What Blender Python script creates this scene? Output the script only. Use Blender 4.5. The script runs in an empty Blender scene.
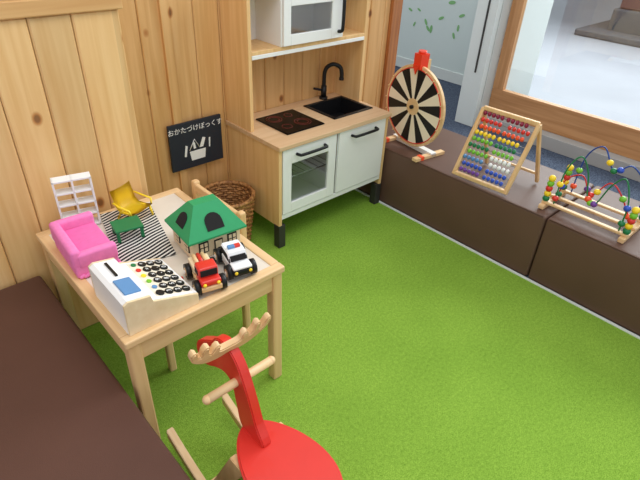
import bpy, bmesh, math, random
from mathutils import Vector, Matrix, Euler
random.seed(7)
sc=bpy.context.scene
sc.view_settings.view_transform='Standard'
sc.view_settings.look='None'

# ---------------- materials ----------------
def lin(c):
    return tuple((x/255/12.92 if x/255<=.04045 else ((x/255+.055)/1.055)**2.4) for x in c)+(1,)
def newmat(name):
    m=bpy.data.materials.new(name);m.use_nodes=True
    return m,m.node_tree.nodes,m.node_tree.links,m.node_tree.nodes['Principled BSDF']
def plain(name,c,rough=.5,metal=0,coat=0,var=.06,scale=30,spec=.5):
    m,n,l,b=newmat(name)
    tc=n.new('ShaderNodeTexCoord');no=n.new('ShaderNodeTexNoise');no.inputs['Scale'].default_value=scale
    mx=n.new('ShaderNodeMix');mx.data_type='RGBA'
    a=lin(c);mx.inputs[6].default_value=tuple(x*(1-var) for x in a[:3])+(1,);mx.inputs[7].default_value=tuple(min(1,x*(1+var)) for x in a[:3])+(1,)
    l.new(tc.outputs['Object'],no.inputs['Vector']);l.new(no.outputs['Fac'],mx.inputs[0]);l.new(mx.outputs[2],b.inputs['Base Color'])
    b.inputs['Roughness'].default_value=rough;b.inputs['Metallic'].default_value=metal;b.inputs['Coat Weight'].default_value=coat
    b.inputs['Specular IOR Level'].default_value=spec
    return m
def wood(name,c1,c2,axis='Z',knots=False,rough=.45,board=None,fine=40,boardvar=.12):
    m,n,l,b=newmat(name)
    tc=n.new('ShaderNodeTexCoord')
    def mapn(s):
        mp=n.new('ShaderNodeMapping');mp.inputs['Scale'].default_value=s;l.new(tc.outputs['Object'],mp.inputs['Vector']);return mp
    k={'X':(.05,1,1),'Y':(1,.05,1),'Z':(1,1,.05)}[axis]
    mp=mapn(tuple(fine*x for x in k))
    no=n.new('ShaderNodeTexNoise');no.inputs['Scale'].default_value=1;no.inputs['Detail'].default_value=4;no.inputs['Distortion'].default_value=.4
    l.new(mp.outputs[0],no.inputs['Vector'])
    r=n.new('ShaderNodeValToRGB');r.color_ramp.elements[0].position=.3;r.color_ramp.elements[1].position=.66
    r.color_ramp.elements[0].color=lin(c2);r.color_ramp.elements[1].color=lin(c1)
    l.new(no.outputs['Fac'],r.inputs[0]);col=r.outputs[0]
    if board:
        sx=n.new('ShaderNodeSeparateXYZ');l.new(tc.outputs['Object'],sx.inputs[0])
        d=n.new('ShaderNodeMath');d.operation='MULTIPLY_ADD';d.inputs[1].default_value=1/board;d.inputs[2].default_value=.604/board+20.0
        l.new(sx.outputs[0],d.inputs[0]);fl=n.new('ShaderNodeMath');fl.operation='FLOOR';l.new(d.outputs[0],fl.inputs[0])
        wn=n.new('ShaderNodeTexWhiteNoise');wn.noise_dimensions='1D';l.new(fl.outputs[0],wn.inputs['W'])
        mr=n.new('ShaderNodeMapRange');mr.inputs[3].default_value=1-boardvar;mr.inputs[4].default_value=1+boardvar*.5;l.new(wn.outputs['Value'],mr.inputs[0])
        mm=n.new('ShaderNodeMix');mm.data_type='RGBA';mm.blend_type='MULTIPLY';mm.inputs[0].default_value=1
        l.new(col,mm.inputs[6]);l.new(mr.outputs[0],mm.inputs[7]);col=mm.outputs[2]
    if knots:
        v=n.new('ShaderNodeTexVoronoi');v.inputs['Scale'].default_value=1;v.inputs['Randomness'].default_value=1
        mp2=mapn((7.2,0.01,5.0));l.new(mp2.outputs[0],v.inputs['Vector'])
        r2=n.new('ShaderNodeValToRGB');e=r2.color_ramp.elements
        e[0].position=.06;e[0].color=(.22,.10,.04,1);e[1].position=.13;e[1].color=(1,1,1,1)
        e2=r2.color_ramp.elements.new(.085);e2.color=(.6,.36,.18,1)
        l.new(v.outputs['Distance'],r2.inputs[0])
        mm=n.new('ShaderNodeMix');mm.data_type='RGBA';mm.blend_type='MULTIPLY';mm.inputs[0].default_value=.85
        l.new(col,mm.inputs[6]);l.new(r2.outputs[0],mm.inputs[7]);col=mm.outputs[2]
    l.new(col,b.inputs['Base Color']);b.inputs['Roughness'].default_value=rough
    return m

PINEW=wood('pine_wall',(236,196,138),(222,174,112),'Z',True,.42,.12)
PINEB=wood('pine_wall_back',(228,182,124),(210,158,96),'Z',True,.42,.12)
PINEX=wood('pine_rail',(226,184,126),(206,156,98),'X',False,.45)
GROOVE=plain('board_groove',(120,82,48),.9)
POST=wood('post_redwood',(184,120,70),(150,92,50),'Z')
DOORW=wood('door_wood',(206,154,104),(180,126,78),'Y')
DOORZ=wood('door_wood_v',(206,154,104),(180,126,78),'Z')
BIRZ=wood('birch_z',(232,194,144),(216,174,120),'Z')
BIRX=wood('birch_x',(234,198,150),(218,178,126),'X')
BIRY=wood('birch_y',(234,198,150),(218,178,126),'Y')
KITS=wood('kitchen_side',(236,196,140),(222,176,116),'Z',False,.45)
WORKT=wood('worktop_birch',(220,186,148),(206,168,126),'X',False,.35)
TTOP=plain('table_top_laminate',(226,216,202),.3,var=.04)
WHITE=plain('white_paint',(238,238,236),.4,var=.02)
WHITEP=plain('white_plastic',(242,242,242),.35,var=.01)
WINSIDE=plain('oven_interior',(214,210,202),.6)
BLACK=plain('black_plastic',(24,24,26),.4,var=.1,spec=.3)
BLKG=plain('black_glass',(6,6,8),.22,spec=.12)
RING=plain('hob_ring_red',(170,50,36),.4)
METAL=plain('metal_grey',(150,150,152),.3,1)
DGREY=plain('leg_dark_grey',(50,48,46),.5)
RED=plain('red_lacquer',(216,46,34),.38,coat=.2,var=.04)
ORANGE=plain('orange_plastic',(240,84,38),.35)
PINK=plain('pink_cloth',(238,128,186),.85,var=.14,scale=60)
PINKD=plain('pink_pillow',(230,108,172),.85,var=.12,scale=60)
YEL=plain('yellow_plastic',(248,212,40),.4)
GRN=plain('green_plastic',(20,120,70),.4)
ROOF=plain('roof_green',(36,150,92),.5,var=.05)
DARK=plain('dark_hole',(22,20,20),.9)
BLUE=plain('blue_bead',(40,80,190),.3)
LBLUE=plain('blue_panel',(90,140,190),.3)
CREAM=wood('cream_ply',(238,218,182),(228,204,162),'Y')
PALE=plain('pale_segment',(240,228,206),.4,var=.02)
MAROON=plain('maroon_bead',(140,26,60),.3)
LIME=plain('lime_bead',(120,190,50),.3)
VIO=plain('violet_bead',(110,60,150),.3)
WBEAD=plain('white_bead',(235,235,235),.3)
CONC=plain('concrete_light',(176,174,170),.8,var=.1,scale=6)
OUTG=plain('outdoor_paving',(150,151,158),.6,var=.18,scale=1.2)
OUTD=plain('outdoor_pillar_grey',(84,82,86),.8)
OUTR=plain('outdoor_pillar_brick',(112,74,66),.8,var=.2,scale=8)
GREYW=plain('grey_frame',(216,222,218),.5,var=.02)
FROST=plain('frosted_panel',(212,224,220),.35,var=.05,scale=2)
LEAF=plain('leaf_print',(130,186,120),.6)

def leather(name,c,spec=.35):
    m,n,l,b=newmat(name)
    tc=n.new('ShaderNodeTexCoord');v=n.new('ShaderNodeTexVoronoi');v.inputs['Scale'].default_value=420
    l.new(tc.outputs['Object'],v.inputs['Vector'])
    no=n.new('ShaderNodeTexNoise');no.inputs['Scale'].default_value=5
    l.new(tc.outputs['Object'],no.inputs['Vector'])
    r=n.new('ShaderNodeValToRGB');a=lin(c);r.color_ramp.elements[0].color=tuple(x*.85 for x in a[:3])+(1,);r.color_ramp.elements[1].color=tuple(x*1.15 for x in a[:3])+(1,)
    l.new(no.outputs['Fac'],r.inputs[0]);l.new(r.outputs[0],b.inputs['Base Color'])
    bp=n.new('ShaderNodeBump');bp.inputs['Strength'].default_value=.15;bp.inputs['Distance'].default_value=.001
    l.new(v.outputs['Distance'],bp.inputs['Height']);l.new(bp.outputs[0],b.inputs['Normal'])
    b.inputs['Roughness'].default_value=.5;b.inputs['Specular IOR Level'].default_value=spec
    return m
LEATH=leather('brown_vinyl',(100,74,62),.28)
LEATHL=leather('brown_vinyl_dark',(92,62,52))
def carpet(name,c1,c2,c3,s=240,bump=.6,big=2.5):
    m,n,l,b=newmat(name)
    tc=n.new('ShaderNodeTexCoord')
    no=n.new('ShaderNodeTexNoise');no.inputs['Scale'].default_value=s;no.inputs['Detail'].default_value=3
    n2=n.new('ShaderNodeTexNoise');n2.inputs['Scale'].default_value=big;n2.inputs['Detail'].default_value=3
    n3=n.new('ShaderNodeTexNoise');n3.inputs['Scale'].default_value=90;n3.inputs['Detail'].default_value=3
    for x in (no,n2,n3): l.new(tc.outputs['Object'],x.inputs['Vector'])
    r=n.new('ShaderNodeValToRGB');e=r.color_ramp.elements;e[0].position=.36;e[0].color=lin(c2);e[1].position=.62;e[1].color=lin(c1)
    l.new(no.outputs['Fac'],r.inputs[0])
    mr=n.new('ShaderNodeMapRange');mr.inputs[1].default_value=.4;mr.inputs[2].default_value=.62;l.new(n2.outputs['Fac'],mr.inputs[0])
    mm=n.new('ShaderNodeMix');mm.data_type='RGBA';l.new(r.outputs[0],mm.inputs[6]);mm.inputs[7].default_value=lin(c3)
    sc_=n.new('ShaderNodeMath');sc_.operation='MULTIPLY';sc_.inputs[1].default_value=.3;l.new(mr.outputs[0],sc_.inputs[0]);l.new(sc_.outputs[0],mm.inputs[0])
    m3=n.new('ShaderNodeMix');m3.data_type='RGBA';m3.blend_type='SOFT_LIGHT';m3.inputs[0].default_value=.5
    l.new(mm.outputs[2],m3.inputs[6]);l.new(n3.outputs['Fac'],m3.inputs[7])
    l.new(m3.outputs[2],b.inputs['Base Color'])
    bp=n.new('ShaderNodeBump');bp.inputs['Strength'].default_value=bump;bp.inputs['Distance'].default_value=.004
    l.new(no.outputs['Fac'],bp.inputs['Height']);l.new(bp.outputs[0],b.inputs['Normal'])
    b.inputs['Roughness'].default_value=1;b.inputs['Specular IOR Level'].default_value=.05
    return m
GRASS=carpet('green_carpet',(152,188,76),(108,148,46),(106,144,48),s=320,bump=.35)
BCARP=carpet('blue_grey_carpet',(104,114,132),(54,62,78),(78,86,102),s=160)
def stripes():
    m,n,l,b=newmat('striped_rug_cloth')
    tc=n.new('ShaderNodeTexCoord');mp=n.new('ShaderNodeMapping');mp.inputs['Rotation'].default_value=(0,0,math.radians(-14))
    l.new(tc.outputs['Object'],mp.inputs['Vector'])
    w=n.new('ShaderNodeTexWave');w.wave_type='BANDS';w.bands_direction='Y';w.inputs['Scale'].default_value=22;w.inputs['Distortion'].default_value=.3
    l.new(mp.outputs[0],w.inputs['Vector'])
    r=n.new('ShaderNodeValToRGB');r.color_ramp.interpolation='CONSTANT';e=r.color_ramp.elements;e[0].color=lin((22,22,24));e[1].position=.6;e[1].color=lin((225,222,214))
    l.new(w.outputs['Fac'],r.inputs[0]);l.new(r.outputs[0],b.inputs['Base Color']);b.inputs['Roughness'].default_value=.9
    return m
STRIPE=stripes()
def wicker():
    m,n,l,b=newmat('wicker')
    tc=n.new('ShaderNodeTexCoord');no=n.new('ShaderNodeTexNoise');no.inputs['Scale'].default_value=90
    l.new(tc.outputs['Object'],no.inputs['Vector'])
    r=n.new('ShaderNodeValToRGB');e=r.color_ramp.elements;e[0].position=.35;e[0].color=lin((120,74,36));e[1].position=.65;e[1].color=lin((196,142,84))
    l.new(no.outputs['Fac'],r.inputs[0]);l.new(r.outputs[0],b.inputs['Base Color']);b.inputs['Roughness'].default_value=.6
    return m
WICK=wicker()
def glass(name,t=.85,tint=(.95,.98,.98,1)):
    m,n,l,b=newmat(name)
    tr=n.new('ShaderNodeBsdfTransparent');tr.inputs[0].default_value=tint
    gl=n.new('ShaderNodeBsdfGlossy');gl.inputs['Roughness'].default_value=.02
    mx=n.new('ShaderNodeMixShader');mx.inputs[0].default_value=1-t
    l.new(tr.outputs[0],mx.inputs[1]);l.new(gl.outputs[0],mx.inputs[2]);l.new(mx.outputs[0],n['Material Output'].inputs[0])
    return m
GLASS=glass('door_glass',.93)
OGLASS=glass('oven_glass',.9,(.92,.94,.95,1))

# ---------------- mesh builder ----------------
class B:
    def __init__(s,name): s.name=name;s.bm=bmesh.new();s.mats=[];s.M=Matrix.Identity(4)
    def mi(s,m):
        if m not in s.mats:s.mats.append(m)
        return s.mats.index(m)
    def merge(s,t,mat,M=None,smooth=False):
        i=s.mi(mat)
        if M is None:M=Matrix.Identity(4)
        M=s.M@M
        vm={}
        for v in t.verts: vm[v]=s.bm.verts.new(M@v.co)
        for f in t.faces:
            try:nf=s.bm.faces.new([vm[v] for v in f.verts])
            except ValueError:continue
            nf.material_index=i;nf.smooth=smooth
        t.free()
    def box(s,x0,x1,y0,y1,z0,z1,mat,bev=.002,seg=2,rot=None):
        t=bmesh.new();bmesh.ops.create_cube(t,size=1)
        c=Vector(((x0+x1)/2,(y0+y1)/2,(z0+z1)/2));sz=(abs(x1-x0),abs(y1-y0),abs(z1-z0))
        for v in t.verts: v.co=Vector((v.co.x*sz[0],v.co.y*sz[1],v.co.z*sz[2]))
        bev=min(bev,min(sz)*.45)
        if bev>0: bmesh.ops.bevel(t,geom=list(t.edges),offset=bev,segments=seg,affect='EDGES',profile=.5)
        M=Matrix.Translation(c)
        if rot: M=M@Euler(rot).to_matrix().to_4x4()
        s.merge(t,mat,M,seg>2)
    def cyl(s,p,q,r,mat,r2=None,seg=24,cap=True):
        p=Vector(p);q=Vector(q);d=q-p
        t=bmesh.new();bmesh.ops.create_cone(t,cap_ends=cap,segments=seg,radius1=r,radius2=r if r2 is None else r2,depth=d.length)
        M=Matrix.Translation((p+q)/2)@d.to_track_quat('Z','Y').to_matrix().to_4x4()
        n=len(s.bm.faces);s.merge(t,mat,M)
        s.bm.faces.ensure_lookup_table()
        for f in s.bm.faces[n:]:
            if len(f.verts)==4: f.smooth=True
    def sph(s,c,r,mat,sc=(1,1,1),seg=14):
        t=bmesh.new();bmesh.ops.create_uvsphere(t,u_segments=seg,v_segments=max(6,seg*2//3),radius=r)
        s.merge(t,mat,Matrix.Translation(c)@Matrix.Diagonal((*sc,1)),True)
    def tube(s,pts,r,mat,seg=8,closed=False,smooth_n=0):
        pts=[Vector(p) for p in pts]
        if smooth_n:
            P=pts;o=[]
            n=len(P)
            rng=n if closed else n-1
            for i in range(rng):
                p0=P[(i-1)%n] if closed or i>0 else P[0];p1=P[i];p2=P[(i+1)%n];p3=P[(i+2)%n] if closed or i+2<n else P[-1]
                for k in range(smooth_n):
                    u=k/smooth_n
                    o.append(.5*((2*p1)+(-p0+p2)*u+(2*p0-5*p1+4*p2-p3)*u*u+(-p0+3*p1-3*p2+p3)*u**3))
            if not closed:o.append(P[-1])
            pts=o
        t=bmesh.new();rings=[];n=len(pts);ref=None
        for i,p in enumerate(pts):
            if closed: d=pts[(i+1)%n]-pts[(i-1)%n]
            else: d=pts[min(i+1,n-1)]-pts[max(i-1,0)]
            d.normalize()
            if ref is None:
                ref=d.orthogonal().normalized()
            ref=(ref-d*ref.dot(d)).normalized();bb=d.cross(ref)
            rings.append([t.verts.new(p+r*(math.cos(a)*ref+math.sin(a)*bb)) for a in [2*math.pi*k/seg for k in range(seg)]])
        for i in range(n if closed else n-1):
            A=rings[i];C=rings[(i+1)%n]
            for k in range(seg): t.faces.new([A[k],A[(k+1)%seg],C[(k+1)%seg],C[k]])
        if not closed: t.faces.new(rings[0][::-1]);t.faces.new(rings[-1])
        s.merge(t,mat,None,True)
        return pts
    def prism(s,poly,h,mat,M=None,bev=0,smooth=False):
        t=bmesh.new();vs=[t.verts.new((x,y,-h/2)) for x,y in poly]
        f=t.faces.new(vs);r=bmesh.ops.extrude_face_region(t,geom=[f])
        for v in r['geom']:
            if isinstance(v,bmesh.types.BMVert): v.co.z=h/2
        bmesh.ops.recalc_face_normals(t,faces=t.faces)
        if bev:
            ed=[e for e in t.edges if abs(e.verts[0].co.z-e.verts[1].co.z)<1e-6]
            bmesh.ops.bevel(t,geom=ed,offset=bev,segments=2,affect='EDGES')
        s.merge(t,mat,M)
    def done(s):
        me=bpy.data.meshes.new(s.name);s.bm.to_mesh(me);s.bm.free()
        for m in s.mats:me.materials.append(m)
        o=bpy.data.objects.new(s.name,me);sc.collection.objects.link(o);return o
def xf(org,ex,ey):
    ex=Vector(ex).normalized();ey=Vector(ey);ey=(ey-ex*ey.dot(ex)).normalized();ez=ex.cross(ey)
    M=Matrix((ex,ey,ez)).transposed().to_4x4();M.translation=Vector(org);return M
def text(body,size,M,mat,parent,name,ext=.0004,align='CENTER'):
    c=bpy.data.curves.new(name,'FONT');c.body=body;c.size=size;c.extrude=ext;c.align_x=align;c.align_y='CENTER'
    c.materials.append(mat);o=bpy.data.objects.new(name,c);sc.collection.objects.link(o);o.matrix_world=M;o.parent=parent;return o

# ---------------- room ----------------
b=B('floor');b.box(-2.6,.728,-4,.02,-.05,0,GRASS,0);b.done()
b=B('floor_corridor');b.box(.728,3.2,-4.5,3.2,-.05,-.002,BCARP,0);b.done()
b=B('trim_1');b.box(.722,.735,-4,-.0,-.01,.006,GREYW,.002);b.done()
b=B('wall_back')
xs=[-2.644+.12*i for i in range(32)]
for i,x in enumerate(xs):
    if x>1.10: break
    x1=min(x+.12,1.12)
    b.box(x+.001,x1-.001,0,.03,0,2.3,PINEB,.004,1)
b.box(1.12,1.20,-.02,.06,0,2.3,POST,.003)
b.box(-.275,-.235,-.015,.01,0,2.3,PINEB,.003)
b.box(-2.6,1.12,.027,.05,0,2.3,GROOVE,0)
b.done()
b=B('wall_partition')
b.box(-.606,-.582,-.323,-.016,0,1.12,PINEW,.002)
b.box(-2.4,-.61,-.328,-.322,0,1.12,GROOVE,0)
for i in range(16):
    x0=-.724-.12*i;x1=-.58 if i==0 else x0+.12
    b.box(x0+.001,x1-.001,-.35,-.326,0,1.12,PINEW,.005,1)
b.box(-2.5,-.57,-.362,-.016,1.12,1.165,PINEX,.004)
b.done()
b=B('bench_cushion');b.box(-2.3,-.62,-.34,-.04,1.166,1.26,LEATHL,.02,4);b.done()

b=B('window_1')
b.box(2.24,2.5,-4.5,-.07,-.002,.09,CONC,.003)
b.box(2.33,2.38,-4.5,-.07,.09,.28,DOORW,.004)
for y0 in (-.155,-1.95,-3.9):
    b.box(2.33,2.38,y0,y0+.085,.28,2.3,DOORZ,.004)
b.box(2.33,2.38,-4.5,-.07,2.2,2.3,DOORW,.004)
b.box(2.352,2.358,-4.4,-.07,.28,2.2,GLASS,0)
b.done()
b=B('trim_2')
b.box(2.17,2.23,-.06,.10,-.002,2.3,GREYW,.004)
b.box(2.162,2.17,.0,.012,.4,2.2,DGREY,.001)
b.done()
b=B('wall_corridor');b.box(2.235,2.99,-.06,-.01,-.002,2.3,GREYW,.0);b.done()
b=B('door_1')
b.box(3.0,3.04,.0,3.0,0,.10,GREYW,.003)
b.box(3.01,3.03,.0,3.0,.10,2.3,FROST,0)
for y in (.0,1.75): b.box(3.0,3.04,y,y+.06,0,2.3,GREYW,.003)
random.seed(3)
for i in range(16):
    y=random.uniform(.55,1.35);z=random.uniform(.40,.75);a=random.uniform(0,3.14);L=random.uniform(.02,.04)
    poly=[(L*math.cos(t),L*.4*math.sin(t)) for t in [k*math.pi/5 for k in range(10)]]
    b.prism(poly,.002,LEAF,Matrix.Translation((3.007,y,z))@Euler((0,math.pi/2,0)).to_matrix().to_4x4()@Matrix.Rotation(a,4,'Z'))
b.done()
b=B('ground_outdoor');b.box(2.51,30,-25,25,-.06,-.004,OUTG,0);b.done()
b=B('outdoor_pillar');b.box(6.6,7.3,.0,.75,0,.35,OUTD,.02);b.box(6.65,7.25,.05,.7,.35,3,OUTR,.02);b.box(6.3,7.6,-.4,1.05,-.004,.08,OUTD,.02);b.done()
b=B('outdoor_building');b.box(15,16,-20,20,0,6,OUTD,0);b.done()

def bench(x0,x1,y0,y1,z,mat):
    b=B('bench_seat');b.box(x0,x1,y0,y1,0,z,mat,.012,4)
    b.tube([(x0,y0+.012,z-.0),(x0,y1-.012,z-.0)],.0022,mat,6)
    return b.done()
bench(.738,1.24,-1.303,-.03,.324,LEATH)
bench(.738,1.24,-2.60,-1.308,.324,LEATH)
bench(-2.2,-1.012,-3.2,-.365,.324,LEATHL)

# ---------------- play kitchen ----------------
b=B('play_kitchen')
W=.72;H=.53
for x0 in (0,W-.018):
    b.box(x0,x0+.018,-.40,-.005,.12,H-.02,KITS)
    b.box(x0,x0+.018,-.20,-.005,H,1.09,KITS)
for x0 in (-.002,W-.038):
    for y0 in (-.402,-.05): b.box(x0,x0+.04,y0,y0+.04,0,.125,DGREY,.003)
sx0,sx1,sy0,sy1=.43,.68,-.30,-.09
b.box(-.006,sx0,-.412,-.003,H-.02,H,WORKT);b.box(sx1,W+.006,-.412,-.003,H-.02,H,WORKT)
b.box(sx0-.001,sx1+.001,-.412,sy0,H-.02,H,WORKT,.0);b.box(sx0-.001,sx1+.001,sy1,-.003,H-.02,H,WORKT,0)
b.box(sx0-.012,sx1+.012,sy0-.012,sy0+.006,H,H+.005,BLACK);b.box(sx0-.012,sx1+.012,sy1-.006,sy1+.012,H,H+.005,BLACK)
b.box(sx0-.012,sx0+.006,sy0-.012,sy1+.012,H,H+.005,BLACK);b.box(sx1-.006,sx1+.012,sy0-.012,sy1+.012,H,H+.005,BLACK)
b.box(sx0,sx1,sy0,sy1,H-.085,H-.08,BLACK,0)
b.box(sx0,sx0+.004,sy0,sy1,H-.08,H,BLACK,0);b.box(sx1-.004,sx1,sy0,sy1,H-.08,H,BLACK,0)
b.box(sx0,sx1,sy0,sy0+.004,H-.08,H,BLACK,0);b.box(sx0,sx1,sy1-.004,sy1,H-.08,H,BLACK,0)
b.cyl((.555,-.195,H-.08),(.555,-.195,H-.077),.018,METAL)
b.cyl((.585,-.05,H),(.585,-.05,H+.012),.022,BLACK)
dv=Vector((.75,-.66,0))
pts=[Vector((.585,-.05,H+z))+dv*d for d,z in [(0,.0),(0,.07),(0,.13),(.012,.165),(.045,.182),(.08,.168),(.09,.135),(.09,.115)]]
b.tube(pts,.0105,BLACK,12,smooth_n=5);b.cyl(pts[-1],pts[-1]+Vector((0,0,-.012)),.013,BLACK)
b.cyl((.585,-.05,H+.01),(.585,-.05,H+.07),.015,BLACK)
b.tube([(.585,-.05,H+.045),(.55,-.04,H+.055),(.53,-.03,H+.06)],.006,BLACK,8)
b.box(.11,.34,-.325,-.085,H,H+.006,BLKG,.003)
for c,r in [((.175,-.145),.038),((.175,-.145),.026),((.27,-.245),.04),((.27,-.245),.027),((.265,-.14),.02),((.17,-.25),.024)]:
    b.tube([(c[0]+r*math.cos(t),c[1]+r*math.sin(t),H+.0061) for t in [2*math.pi*k/28 for k in range(28)]],.0006,RING,4,closed=True)
b.box(.018,W-.018,-.385,-.01,.155,.17,WHITE,.001);b.box(.018,W-.018,-.02,-.008,.17,H-.02,WINSIDE,0)
b.box(.352,.366,-.385,-.02,.17,H-.02,WHITE,.001)
b.box(.018,W-.018,-.398,-.385,.155,.178,WHITE,.001)
b.box(.018,.03,-.38,-.02,.17,H-.02,WINSIDE,0)
for k in range(9): b.cyl((.03+.04*k,-.37,.345),(.03+.04*k,-.03,.345),.002,METAL,seg=6)
b.cyl((.025,-.37,.345),(.35,-.37,.345),.003,METAL,seg=6)
x0,x1,z0,z1=.022,.350,.182,.506
b.box(x0,x0+.05,-.402,-.386,z0,z1,WHITE);b.box(x1-.05,x1,-.402,-.386,z0,z1,WHITE)
b.box(x0+.05,x1-.05,-.402,-.386,z0,z0+.05,WHITE);b.box(x0+.05,x1-.05,-.402,-.386,z1-.075,z1,WHITE)
b.box(x0+.05,x1-.05,-.394,-.391,z0+.05,z1-.075,OGLASS,0)
x0,x1=.368,.698
b.box(x0,x1,-.402,-.386,z0,z1,WHITE)
for xa,xb_ in ((.10,.27),(.45,.62)):
    zz=.472
    b.tube([(xa,-.402,zz),(xa+.004,-.42,zz),(xa+.02,-.428,zz),(xb_-.02,-.428,zz),(xb_-.004,-.42,zz),(xb_,-.402,zz)],.007,BLACK,8,smooth_n=3)
b.box(.018,W-.018,-.20,-.006,.862,.878,KITS);b.box(.0,W,-.202,-.004,1.09,1.106,KITS)
b.box(.018,W-.018,-.02,-.006,.878,1.09,WHITE,0)
b.box(.018,W-.018,-.202,-.19,.845,.862,WHITE)
for x in (.185,.535): b.box(x-.012,x,-.20,-.006,.878,1.09,WHITE)
x0,x1,z0,z1=.178,.535,.882,1.086
b.box(x0,x0+.04,-.215,-.2,z0,z1,WHITE);b.box(x1-.075,x1,-.215,-.2,z0,z1,WHITE)
b.box(x0+.04,x1-.075,-.215,-.2,z0,z0+.045,WHITE);b.box(x0+.04,x1-.075,-.215,-.2,z1-.045,z1,WHITE)
b.box(x0+.04,x1-.075,-.209,-.206,z0+.045,z1-.045,OGLASS,0)
xx=x1-.03
b.tube([(xx,-.215,.91),(xx,-.235,.915),(xx,-.242,.935),(xx,-.242,1.04),(xx,-.235,1.06),(xx,-.215,1.065)],.008,BLACK,8,smooth_n=3)
b.done()

# ---------------- sign ----------------
b=B('chalk_sign')
sy=-.028
b.box(-.315,-.045,sy,-.016,.355,.575,plain('chalkboard',(30,36,50),.6),.002)
M0=xf((-.180,sy-.001,.435),(1,0,0),(0,0,1))
b.prism([(-.035,-.045),(.035,-.045),(.042,.0),(-.042,.0)],.001,WHITEP,M0)
b.tube([(-.222,sy-.001,.44),(-.192,sy-.001,.49),(-.172,sy-.001,.45)],.0022,WHITEP,6)
b.prism([(-.06,-.02),(-.05,.03),(-.06,.035),(-.07,-.018)],.001,WHITEP,M0)
b.prism([(.01,.01),(.03,.01),(.045,.05),(.03,.055)],.001,WHITEP,M0)
b.prism([(.06,.0),(.066,.0),(.07,.045),(.062,.045)],.001,WHITEP,M0)
b.prism([(-.02,.01),(-.008,.01),(-.012,.04),(-.022,.04)],.001,WHITEP,M0)
sg=b.done()
text('おかたづけぼっくす',.031,xf((-.180,sy-.001,.542),(1,0,0),(0,0,1)),WHITEP,sg,'sign_lettering')

# ---------------- basket ----------------
b=B('wicker_basket')
cx,cy=-.150,-.205
for i in range(22):
    z=.012+i*.0118;r=.092+.028*(i/21)
    ph=(i%2)*math.pi/14
    b.tube([(cx+(r+.004*math.cos(14*t+ph*14))*math.cos(t),cy+(r+.004*math.cos(14*t+ph*14))*math.sin(t),z) for t in [2*math.pi*k/56 for k in range(56)]],.0062,WICK,6,closed=True)
for k in range(28):
    t=2*math.pi*k/28;b.cyl((cx+.09*math.cos(t),cy+.09*math.sin(t),.0),(cx+.118*math.cos(t),cy+.118*math.sin(t),.262),.0035,WICK,seg=6)
b.tube([(cx+.121*math.cos(t),cy+.121*math.sin(t),.266) for t in [2*math.pi*k/40 for k in range(40)]],.010,WICK,8,closed=True)
b.cyl((cx,cy,.002),(cx,cy,.012),.09,WICK)
b.done()

# ---------------- play table ----------------
b=B('play_table')
T=.49;x0,x1,y0,y1=-.993,-.482,-1.031,-.385
b.box(x0+.03,x1-.03,y0+.03,y1-.03,T-.02,T-.003,TTOP,0)
b.box(x0,x1,y0,y0+.032,T-.022,T,BIRX,.004);b.box(x0,x1,y1-.032,y1,T-.022,T,BIRX,.004)
b.box(x0,x0+.032,y0+.032,y1-.032,T-.022,T,BIRY,.004);b.box(x1-.032,x1,y0+.032,y1-.032,T-.022,T,BIRY,.004)
b.box(x0+.03,x1-.03,y0+.012,y0+.028,T-.085,T-.022,BIRX);b.box(x0+.03,x1-.03,y1-.028,y1-.012,T-.085,T-.022,BIRX)
b.box(x0+.012,x0+.028,y0+.03,y1-.03,T-.085,T-.022,BIRY);b.box(x1-.028,x1-.012,y0+.03,y1-.03,T-.085,T-.022,BIRY)
for xx in (x0+.006,x1-.042):
    for yy in (y0+.006,y1-.042): b.box(xx,xx+.036,yy,yy+.036,0,T-.022,BIRZ,.005)
b.done()
b=B('childrens_chair')
for px,py,h in ((-.78,-.76,.27),(-.78,-.47,.27),(-.455,-.76,.535),(-.455,-.47,.535)): b.box(px,px+.026,py,py+.026,0,h,BIRZ,.006)
b.box(-.79,-.43,-.765,-.44,.27,.288,BIRX,.006)
for z in (.49,.39): b.box(-.452,-.436,-.735,-.465,z,z+.035,BIRY,.004)
for yy in (-.752,-.462): b.box(-.76,-.45,yy,yy+.014,.23,.262,BIRX,.003)
b.done()

# ---------------- toys on table ----------------
b=B('striped_rug')
c=Vector((-.745,-.585,T+.0));
t=bmesh.new();bmesh.ops.create_grid(t,x_segments=12,y_segments=20,size=.5)
for v in t.verts:
    v.co=Vector((v.co.x*.17,v.co.y*.34,.0015+.0012*math.sin(v.co.x*9+v.co.y*7)))
b.merge(t,STRIPE,Matrix.Translation(c)@Matrix.Rotation(math.radians(-14),4,'Z'),True)
b.done()

b=B('toy_shelf')
b.M=Matrix.Translation((-.856,-.425,T))@Matrix.Rotation(math.radians(-14),4,'Z')
w=.115;h=.175;d=.04
for xx in (-w/2,-.003,w/2-.006): b.box(xx,xx+.006,-d/2,d/2,0,h,WHITEP,.001)
for k in range(5): b.box(-w/2,w/2,-d/2,d/2,k*(h-.006)/4,k*(h-.006)/4+.006,WHITEP,.001)
b.done()

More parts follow.
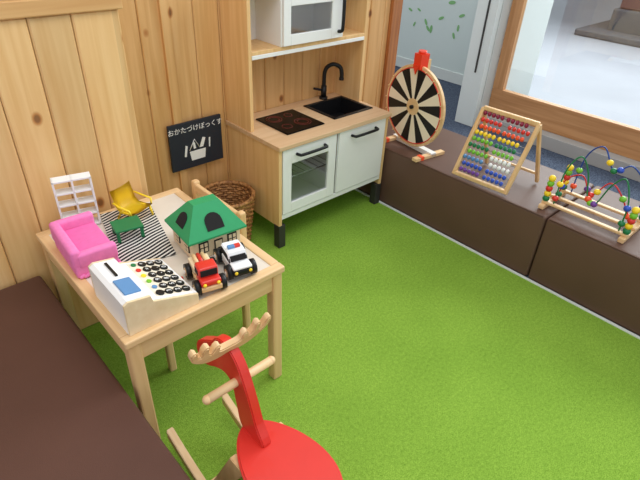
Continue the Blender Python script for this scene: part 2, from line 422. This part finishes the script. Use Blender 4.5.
b=B('toy_sofa')
b.M=Matrix.Translation((-.914,-.605,T))@Matrix.Rotation(math.radians(-3),4,'Z')
b.box(-.060,.062,-.105,.10,.0,.048,PINK,.006,4)
b.box(-.040,.062,-.082,.075,.044,.064,PINKD,.008,4)
b.box(-.064,-.036,-.105,.10,.03,.092,PINK,.010,4)
b.box(-.050,.064,-.108,-.080,.03,.078,PINK,.009,4)
b.box(-.050,.064,.074,.102,.03,.092,PINK,.010,4)
for k in range(22):
    b.sph((-.05+.0055*k,-.108,.006+.002*math.sin(k*2)),.006,PINK,(1,.8,1),8)
    b.sph((.063,-.104+.0095*k,.006+.002*math.sin(k*2)),.007,PINK,(.7,1,1),8)
b.done()

b=B('toy_chair')
b.M=Matrix.Translation((-.700,-.490,T+.003))@Matrix.Rotation(math.radians(22),4,'Z')@Matrix.Diagonal((1.3,1.1,1.0,1))
prof=[(-.038,.036),(-.01,.030),(.018,.030),(.030,.044),(.036,.07),(.044,.10)]
t=bmesh.new();rows=[]
for y,z in prof: rows.append([t.verts.new((x*.035,y,z+.004*x*x)) for x in (-1,-.5,0,.5,1)])
for a,c_ in zip(rows,rows[1:]):
    for k in range(4): t.faces.new([a[k],a[k+1],c_[k+1],c_[k]])
bmesh.ops.solidify(t,geom=list(t.faces),thickness=.005)
b.merge(t,YEL,None,True)
for sx in (-1,1):
    b.tube([(sx*.03,-.038,0),(sx*.03,-.03,.032),(sx*.03,.02,.030),(sx*.03,.035,0)],.0035,YEL,6)
    b.tube([(sx*.037,-.03,.034),(sx*.04,-.028,.055),(sx*.04,.01,.058),(sx*.037,.036,.064)],.003,YEL,6)
b.done()
b=B('toy_table')
b.M=Matrix.Translation((-.768,-.582,T+.003))@Matrix.Rotation(math.radians(-10),4,'Z')
b.box(-.044,.044,-.038,.038,.036,.043,GRN,.002)
for a in (-1,1):
    for c_ in (-1,1): b.box(a*.037-.005,a*.037+.005,c_*.031-.005,c_*.031+.005,0,.037,GRN,.001)
b.done()

b=B('toy_cash_register')
X0,X1,Y0,Y1=-.970,-.770,-1.012,-.800
prof=[(X0,0),(X1,0),(X1,.034),(X0+.075,.075),(X0+.07,.095),(X0+.012,.105),(X0,.098)]
b.prism([(x,z) for x,z in prof],Y1-Y0-.012,WHITEP,xf((0,(Y0+Y1)/2,T),(1,0,0),(0,0,1)),.0015)
for yy in (Y0+.003,Y1-.003): b.prism([(x,z) for x,z in prof],.007,CREAM,xf((0,yy,T),(1,0,0),(0,0,1)),.001)
sl=Vector((X1-(X0+.075),0,.034-.075))
K=xf(Vector((X1,Y0,T+.034)),(0,1,0),(-sl.x,0,-sl.z))
b.prism([(.018,.008),(.196,.008),(.196,.112),(.018,.112)],.002,PALE,K)
keyM=[]
for r in range(4):
    for c_ in range(6):
        px=.030+c_*.0305;py=.021+r*.0255
        mat=BLACK;rr=.0115
        if r==3: mat=[BLACK,LBLUE,LIME,YEL,RED,GRN][c_];rr=.0115 if c_==0 else .007
        b.cyl(K@Vector((px,py,0)),K@Vector((px,py,.005)),rr,mat,seg=16);keyM.append((px,py,r,c_))
b.box(X0+.018,X0+.062,Y0+.03,Y0+.10,T+.099,T+.105,LBLUE,.002,rot=(0,math.radians(9.8),0))
b.box(X0+.035,X0+.042,Y0+.12,Y0+.19,T+.099,T+.1045,BLACK,.0005,rot=(0,math.radians(9.8),0))
b.box(X1-.001,X1+.004,Y0+.02,Y1-.02,T+.006,T+.028,CREAM,.001)
b.cyl((X1+.004,(Y0+Y1)/2,T+.016),(X1+.012,(Y0+Y1)/2,T+.016),.006,RED,seg=12)
reg=b.done()
n_=0
for px,py,r,c_ in keyM:
    if r==3:continue
    text('147+0C258-.%369x=*'[n_%18],.019,K@Matrix.Translation((px,py,.0055)),WHITEP,reg,'key_label_%d'%n_,.0002);n_+=1

b=B('toy_house')
b.M=Matrix.Translation((-.595,-.775,T))@Matrix.Rotation(math.radians(-5),4,'Z')
a,c_=.082,.07
b.box(-a,a,-c_,c_,0,.075,CREAM,.001)
for s_ in (-1,1):
    for xx in (-.045,.005,.052):
        if xx==.005 and s_==-1:
            b.box(xx-.014,xx+.014,-c_-.003,-c_,.0,.052,BLACK,.0005);b.box(xx-.011,xx+.011,-c_-.004,-c_-.003,.003,.048,CREAM,0);continue
        yy=s_*c_
        b.box(xx-.016,xx+.016,min(yy,yy+s_*.003),max(yy,yy+s_*.003),.02,.058,BLACK,.0005)
        for i in (-1,1):
            for j in (0,1): b.box(xx+i*.007-.005,xx+i*.007+.005,min(yy,yy+s_*.004),max(yy,yy+s_*.004),.024+j*.017,.037+j*.017,CREAM,0)
for s_ in (-1,1):
    xx=s_*a
    for yc in (-.035,.03):
        b.box(min(xx,xx+s_*.003),max(xx,xx+s_*.003),yc-.015,yc+.015,.02,.058,BLACK,.0005)
        for i in (-1,1):
            for j in (0,1): b.box(min(xx,xx+s_*.004),max(xx,xx+s_*.004),yc+i*.007-.005,yc+i*.007+.005,.024+j*.017,.037+j*.017,CREAM,0)
t=bmesh.new()
lo=[(-.098,-.086,.07),(.098,-.086,.07),(.098,.086,.07),(-.098,.086,.07)]
hi=[(-.042,-.018,.158),(.042,-.018,.158),(.042,.018,.158),(-.042,.018,.158)]
lo2=[(x,y,z+.006) for x,y,z in lo]
A=[t.verts.new(p) for p in lo];A2=[t.verts.new(p) for p in lo2];H_=[t.verts.new(p) for p in hi]
t.faces.new(A[::-1]);t.faces.new(H_)
for k in range(4):
    t.faces.new([A[k],A[(k+1)%4],A2[(k+1)%4],A2[k]]);t.faces.new([A2[k],A2[(k+1)%4],H_[(k+1)%4],H_[k]])
b.merge(t,ROOF)
def arch(w,h): return [(-w,0),(w,0),(w,h)]+[(w*math.cos(t),h+w*math.sin(t)) for t in [math.pi*k/8 for k in range(1,8)]]+[(-w,h)]
nf=Vector((0,.068,.082)).normalized()
b.prism(arch(.028,.026),.004,DARK,xf((0,-.086+.068*.18,.076+.082*.18),(1,0,0),nf))
nl=Vector((.056,0,.082)).normalized()
b.prism(arch(.024,.022),.004,DARK,xf((-.098+.056*.22,0,.076+.082*.22),(0,-1,0),nl))
b.done()

def wheel(b,x,y,z,r,w,sx):
    b.cyl((x-w/2,y,z),(x+w/2,y,z),r,BLACK,seg=20)
    b.cyl((x+sx*w/2,y,z),(x+sx*(w/2+.001),y,z),r*.55,BIRY,seg=16);b.cyl((x+sx*w/2,y,z),(x+sx*(w/2+.003),y,z),r*.25,WHITEP,seg=12)
b=B('toy_truck')
b.M=Matrix.Translation((-.708,-.945,T))@Matrix.Rotation(math.radians(-14),4,'Z')@Matrix.Scale(1.08,4)
b.box(-.028,.028,-.062,.062,.016,.03,BIRY,.003)
b.box(-.027,.027,-.06,-.012,.03,.048,RED,.006,3)
b.box(-.026,.026,-.04,.0,.045,.075,RED,.006,3)
b.box(-.022,.022,-.043,-.039,.052,.07,DARK,.001);b.box(-.0275,-.0255,-.032,-.008,.052,.068,DARK,.001)
b.box(-.027,.027,.004,.06,.03,.05,CREAM,.003)
for z in range(3): b.cyl((-.012+.012*z,.01,.055),(-.012+.012*z,.056,.055),.0055,RED if z%2 else BIRY,seg=10)
for yy in (-.04,.04):
    for sx in (-1,1): wheel(b,sx*.034,yy,.021,.021,.014,sx)
for sx in (-1,1): b.sph((sx*.018,-.061,.038),.005,YEL)
b.done()
b=B('toy_police_car')
b.M=Matrix.Translation((-.600,-.938,T))@Matrix.Rotation(math.radians(-14),4,'Z')@Matrix.Scale(1.08,4)
b.box(-.029,.029,-.066,.066,.014,.036,BLACK,.006,3)
b.box(-.0295,.0295,-.025,.025,.016,.04,WHITEP,.003)
b.box(-.027,.027,-.064,-.03,.034,.042,WHITEP,.004,3)
b.prism([(-.035,.036),(.048,.036),(.036,.064),(-.018,.064)],.052,WHITEP,xf((0,0,0),(0,1,0),(0,0,1)),.003)
b.prism([(-.030,.040),(.042,.040),(.033,.06),(-.016,.06)],.0535,DARK,xf((0,0,0),(0,1,0),(0,0,1)),.001)
b.box(-.022,.022,-.031,-.024,.042,.058,DARK,.001,rot=(-.5,0,0))
b.box(-.018,.018,-.002,.01,.064,.072,LBLUE,.002);b.box(0,.018,-.0021,.0101,.064,.0722,RED,.002)
for yy in (-.043,.043):
    for sx in (-1,1): wheel(b,sx*.034,yy,.021,.021,.014,sx)
for sx in (-1,1): b.sph((sx*.02,-.065,.028),.005,YEL)
b.done()

# ---------------- spinner wheel on bench ----------------
HB=.3262
b=B('prize_spinner_wheel')
az=math.radians(172);C=Vector((.828,-.47,.558));nrm=Vector((math.cos(az),math.sin(az),0));side=Vector((-nrm.y,nrm.x,0))
M=xf(C,side,(0,0,1));R=.206
if (M.to_3x3()@Vector((0,0,1))).dot(nrm)<0: M=xf(C,-side,(0,0,1))
b.prism([(R*math.cos(t),R*math.sin(t)) for t in [2*math.pi*k/64 for k in range(64)]],.018,BIRY,M,.002)
N=20
for k in range(N):
    a0=2*math.pi*k/N;a1=2*math.pi*(k+1)/N;am=(a0+a1)/2
    m=[BLACK,PALE][k%2]
    P=[(r*math.cos(a),r*math.sin(a)) for r,a in [(.04,a0),(.186,a0),(.188,am),(.186,a1),(.04,a1)]]
    b.prism(P,.0015,m,M@Matrix.Translation((0,0,.0098)))
    q=M@Vector((.197*math.cos(a0),.197*math.sin(a0),.009));q2=M@Vector((.197*math.cos(a0),.197*math.sin(a0),.022));b.cyl(q,q2,.003,BIRY,seg=8)
b.tube([M@Vector((.189*math.cos(t),.189*math.sin(t),.0105)) for t in [2*math.pi*k/64 for k in range(64)]],.0026,RED,6,closed=True)
b.cyl(M@Vector((0,0,-.04)),M@Vector((0,0,.014)),.042,BIRY,seg=28);b.cyl(M@Vector((0,0,.014)),M@Vector((0,0,.026)),.010,BLACK)
def obox(u0,u1,v0,v1,w0,w1,mat):
    t=bmesh.new();bmesh.ops.create_cube(t,size=1)
    for v in t.verts: v.co=Vector(((u0+u1)/2+v.co.x*(u1-u0),(v0+v1)/2+v.co.y*(v1-v0),(w0+w1)/2+v.co.z*(w1-w0)))
    b.merge(t,mat,M)
zb=HB-C.z
obox(-.025,.025,zb,.235,-.045,-.027,BIRZ)
obox(-.15,.15,zb,zb+.024,-.055,-.022,WHITE)
for u in (-.15,.12): obox(u,u+.03,zb,zb+.016,-.12,.085,BIRX);obox(u-.002,u+.032,zb,zb+.020,.03,.05,ORANGE)
ORR=plain('pointer_red_orange',(236,64,34),.35)
obox(-.024,.024,.19,.262,-.03,.024,ORR)
b.cyl(M@Vector((0,.262,-.003)),M@Vector((0,.275,-.003)),.02,ORR)
b.prism([(-.020,.21),(.020,.21),(0,.165)],.006,ORR,M@Matrix.Translation((0,0,.028)))
b.done()

# ---------------- abacus ----------------
b=B('abacus')
bl=Vector((.752,-.815,HB+.01));br=Vector((.765,-1.085,HB+.01));tl=Vector((.865,-.835,.650));tr=Vector((.875,-1.105,.650))
def bar(p,q,r,mat=BIRZ):
    p=Vector(p);q=Vector(q);d=q-p;t=bmesh.new();bmesh.ops.create_cube(t,size=1)
    for v in t.verts: v.co=Vector((v.co.x*2*r,v.co.y*2*r,v.co.z*d.length))
    bmesh.ops.bevel(t,geom=list(t.edges),offset=r*.25,segments=1,affect='EDGES')
    b.merge(t,mat,Matrix.Translation((p+q)/2)@d.to_track_quat('Z','Y').to_matrix().to_4x4())
bar(bl,tl,.009);bar(br,tr,.009);bar(bl+(tl-bl)*.03,br+(tr-br)*.03,.009);bar(tl,tr,.009)
rl=Vector((1.0,-.845,HB+.008));rr=Vector((1.01,-1.115,HB+.008))
bar(tl,rl,.008);bar(tr,rr,.008);bar(rl+(tl-rl)*.15,rr+(tr-rr)*.15,.006)
cols=[MAROON,RED,ORANGE,YEL,LIME,GRN,LIME,LBLUE,BLUE,VIO]
sec=[MAROON,RED,ORANGE,YEL,GRN,LIME,WBEAD,WBEAD,BLUE,BLUE]
for i in range(10):
    f=1-(i+.7)/10.9
    p=bl+(tl-bl)*f;q=br+(tr-br)*f
    b.cyl(p,q,.0018,METAL,seg=6)
    off=.04+random.random()*.05
    gap=random.choice((.03,.06,.1))
    for k in range(10):
        s_=off+k*.08+(gap if k>=5 else 0)
        c_=p+(q-p)*min(.96,s_+.01)
        b.sph(c_,.0112,cols[i] if k<5 else sec[i],(1,.82,1),10)
b.done()

# ---------------- bead maze ----------------
b=B('bead_maze')
X0,X1,Y0,Y1=.795,1.005,-1.605,-1.238
for y in (Y0,Y1-.025): b.box(X0-.01,X1+.01,y,y+.025,HB,HB+.022,BIRX,.004)
for x in (X0+.01,X0+.09,X1-.03): b.box(x,x+.02,Y0,Y1,HB+.022,HB+.034,BIRY,.003)
for y in (Y0+.012,Y1-.012):
    for x in (X0+.02,X1-.02):
        b.cyl((x,y,HB+.02),(x,y,HB+.15),.006,BIRZ,seg=12)
        for k,mm in enumerate((GRN,YEL,RED,LIME,YEL)): b.sph((x,y,HB+.045+.024*k),.015,mm)
GW=plain('green_wire',(30,120,70),.3);RW=plain('red_wire',(200,40,40),.3);BW=plain('blue_wire',(30,70,150),.3)
base=HB+.03
cs=[[(X0+.02,Y1-.05,base),(X0+.02,Y1-.055,base+.16),(X0+.04,Y1-.09,base+.235),(X0+.06,Y1-.13,base+.17),(X0+.06,Y1-.16,base+.07),(X0+.05,Y1-.20,base+.06),(X0+.04,Y1-.235,base+.16),(X0+.03,Y1-.28,base+.21),(X0+.02,Y0+.045,base+.12),(X0+.02,Y0+.04,base)],
 [(X0+.10,Y1-.03,base),(X0+.10,Y1-.04,base+.09),(X0+.11,Y1-.10,base+.13),(X0+.09,Y1-.16,base+.07),(X0+.11,Y1-.21,base+.14),(X0+.10,Y1-.27,base+.11),(X0+.10,Y0+.02,base)],
 [(X1-.02,Y1-.05,base),(X1-.02,Y1-.06,base+.18),(X1-.03,Y1-.12,base+.25),(X1-.04,Y1-.19,base+.17),(X1-.03,Y1-.25,base+.21),(X1-.02,Y0+.045,base+.13),(X1-.02,Y0+.04,base)]]
bm_=[RED,YEL,GRN,BLUE,ORANGE,LIME,VIO]
for ci,(c_,w_) in enumerate(zip(cs,(GW,RW,BW))):
    pts=b.tube(c_,.0032,w_,8,smooth_n=8)
    n=len(pts)
    for j,k in enumerate([2,5,n-4,n-8,n//2-3,n//2,n//2+3]):
        b.sph(pts[k],.0145,bm_[(j+ci*2)%7],(1,1,.9),12)
b.done()

# ---------------- rocking moose ----------------
b=B('rocking_moose')
mx=-.828
def runner(x):
    n=18;bot=[]
    for k in range(n+1):
        y=-1.70+(.66*k/n);u=(y+1.36)/.34;z=.085*u*u
        bot.append((y,z))
    top=[(y,z+.034) for y,z in bot]
    b.prism(bot+top[::-1],.022,BIRY,xf((x,0,0),(0,1,0),(0,0,1)),.002)
for x in (mx-.100,mx+.092): runner(x)
for y in (-1.24,-1.52): b.box(mx-.111,mx+.103,y-.02,y+.02,.03,.048,BIRX,.003)
for sx in (-1,1):
    b.prism([(-1.26,.03),(-1.22,.03),(-1.34,.292),(-1.40,.292)],.02,BIRZ,xf((mx+sx*.07,0,0),(0,1,0),(0,0,1)),.002)
    b.prism([(-1.54,.03),(-1.50,.03),(-1.46,.292),(-1.52,.292)],.02,BIRZ,xf((mx+sx*.07,0,0),(0,1,0),(0,0,1)),.002)
seat=[]
for k in range(48):
    t=2*math.pi*k/48;s_=math.sin(t);r=.100-.020*s_
    seat.append((r*math.cos(t),.158*s_))
b.prism(seat,.022,RED,Matrix.Translation((mx,-1.455,.303)),.005)
sil=[(-1.385,.31),(-1.30,.31),(-1.278,.38),(-1.265,.44),(-1.235,.455),(-1.19,.435),(-1.15,.41),(-1.118,.412),(-1.104,.435),(-1.112,.468),(-1.15,.50),(-1.185,.525),(-1.205,.548),(-1.235,.560),(-1.268,.550),(-1.295,.525),(-1.318,.48),(-1.338,.43),(-1.358,.37)]
def smooth(P,n=4):
    o=[];N=len(P)
    for i in range(N):
        p0,p1,p2,p3=[Vector(P[(i+j)%N]) for j in (-1,0,1,2)]
        for k in range(n):
            u=k/n;o.append(tuple(.5*((2*p1)+(-p0+p2)*u+(2*p0-5*p1+4*p2-p3)*u*u+(-p0+3*p1-3*p2+p3)*u**3)))
    return o
b.prism(smooth(sil),.026,RED,xf((mx,0,0),(0,1,0),(0,0,1)),.003)
for sx in (-1,1):
    b.cyl((mx+sx*.013,-1.205,.51),(mx+sx*.0145,-1.205,.51),.007,BLACK,seg=16)
    b.cyl((mx+sx*.013,-1.125,.44),(mx+sx*.0142,-1.125,.44),.004,BLACK,seg=12)
b.cyl((mx-.092,-1.285,.465),(mx+.092,-1.285,.465),.011,BIRX)
for sx in (-1,1): b.sph((mx+sx*.092,-1.285,.465),.0115,BIRX)
ant=[(0,-.012),(.03,-.018),(.06,-.014),(.085,.0),(.108,.022),(.118,.052),(.112,.066),(.102,.06),(.096,.038),(.086,.03),(.086,.05),(.078,.066),(.067,.06),(.066,.036),(.056,.022),(.05,.04),(.04,.048),(.032,.038),(.032,.02),(.02,.014),(0,.014)]
poly=ant+[(-x,z) for x,z in ant[::-1][1:-1]]
poly=[(x*.90,z*.95) for x,z in poly]
b.prism(smooth(poly,3),.018,BIRX,xf((mx-.014,-1.262,.566),(1,0,-.05),(0,-.35,.94)),.003)
b.done()

# ---------------- lights / world ----------------
w=bpy.data.worlds.new('World');sc.world=w;w.use_nodes=True
bg=w.node_tree.nodes['Background'];bg.inputs[0].default_value=(.92,.96,1,1);bg.inputs[1].default_value=.90
def area(name,loc,rot,size,size_y,e,col=(1,1,1)):
    l=bpy.data.lights.new(name,'AREA');l.shape='RECTANGLE';l.size=size;l.size_y=size_y;l.energy=e;l.color=col
    o=bpy.data.objects.new(name,l);sc.collection.objects.link(o);o.location=loc;o.rotation_euler=rot;return o
o=area('window_daylight',(5.5,-.8,3.2),(0,0,0),5,3,500,(.95,.98,1))
o.rotation_euler=(Vector((.0,-.6,.3))-o.location).to_track_quat('-Z','Y').to_euler()
area('overhead_fill',(-.6,-1.6,2.9),(0,0,0),1.6,1.2,24,(1,.99,.97))  # added soft fill from overhead

# ---------------- camera ----------------
a,p,r,f=.800,.592,.050,512.05
F=Vector((math.cos(p)*math.cos(a),math.cos(p)*math.sin(a),-math.sin(p)));r0=Vector((math.sin(a),-math.cos(a),0));u0=r0.cross(F)
Rt=math.cos(r)*r0+math.sin(r)*u0;U=-math.sin(r)*r0+math.cos(r)*u0
M=Matrix((Rt,U,-F)).transposed().to_4x4();M.translation=Vector((-1.278,-1.997,1.431))
cam=bpy.data.cameras.new('camera');cam.sensor_width=36;cam.lens=f*36/640;cam.clip_start=.02
co=bpy.data.objects.new('camera',cam);sc.collection.objects.link(co);co.matrix_world=M;sc.camera=co
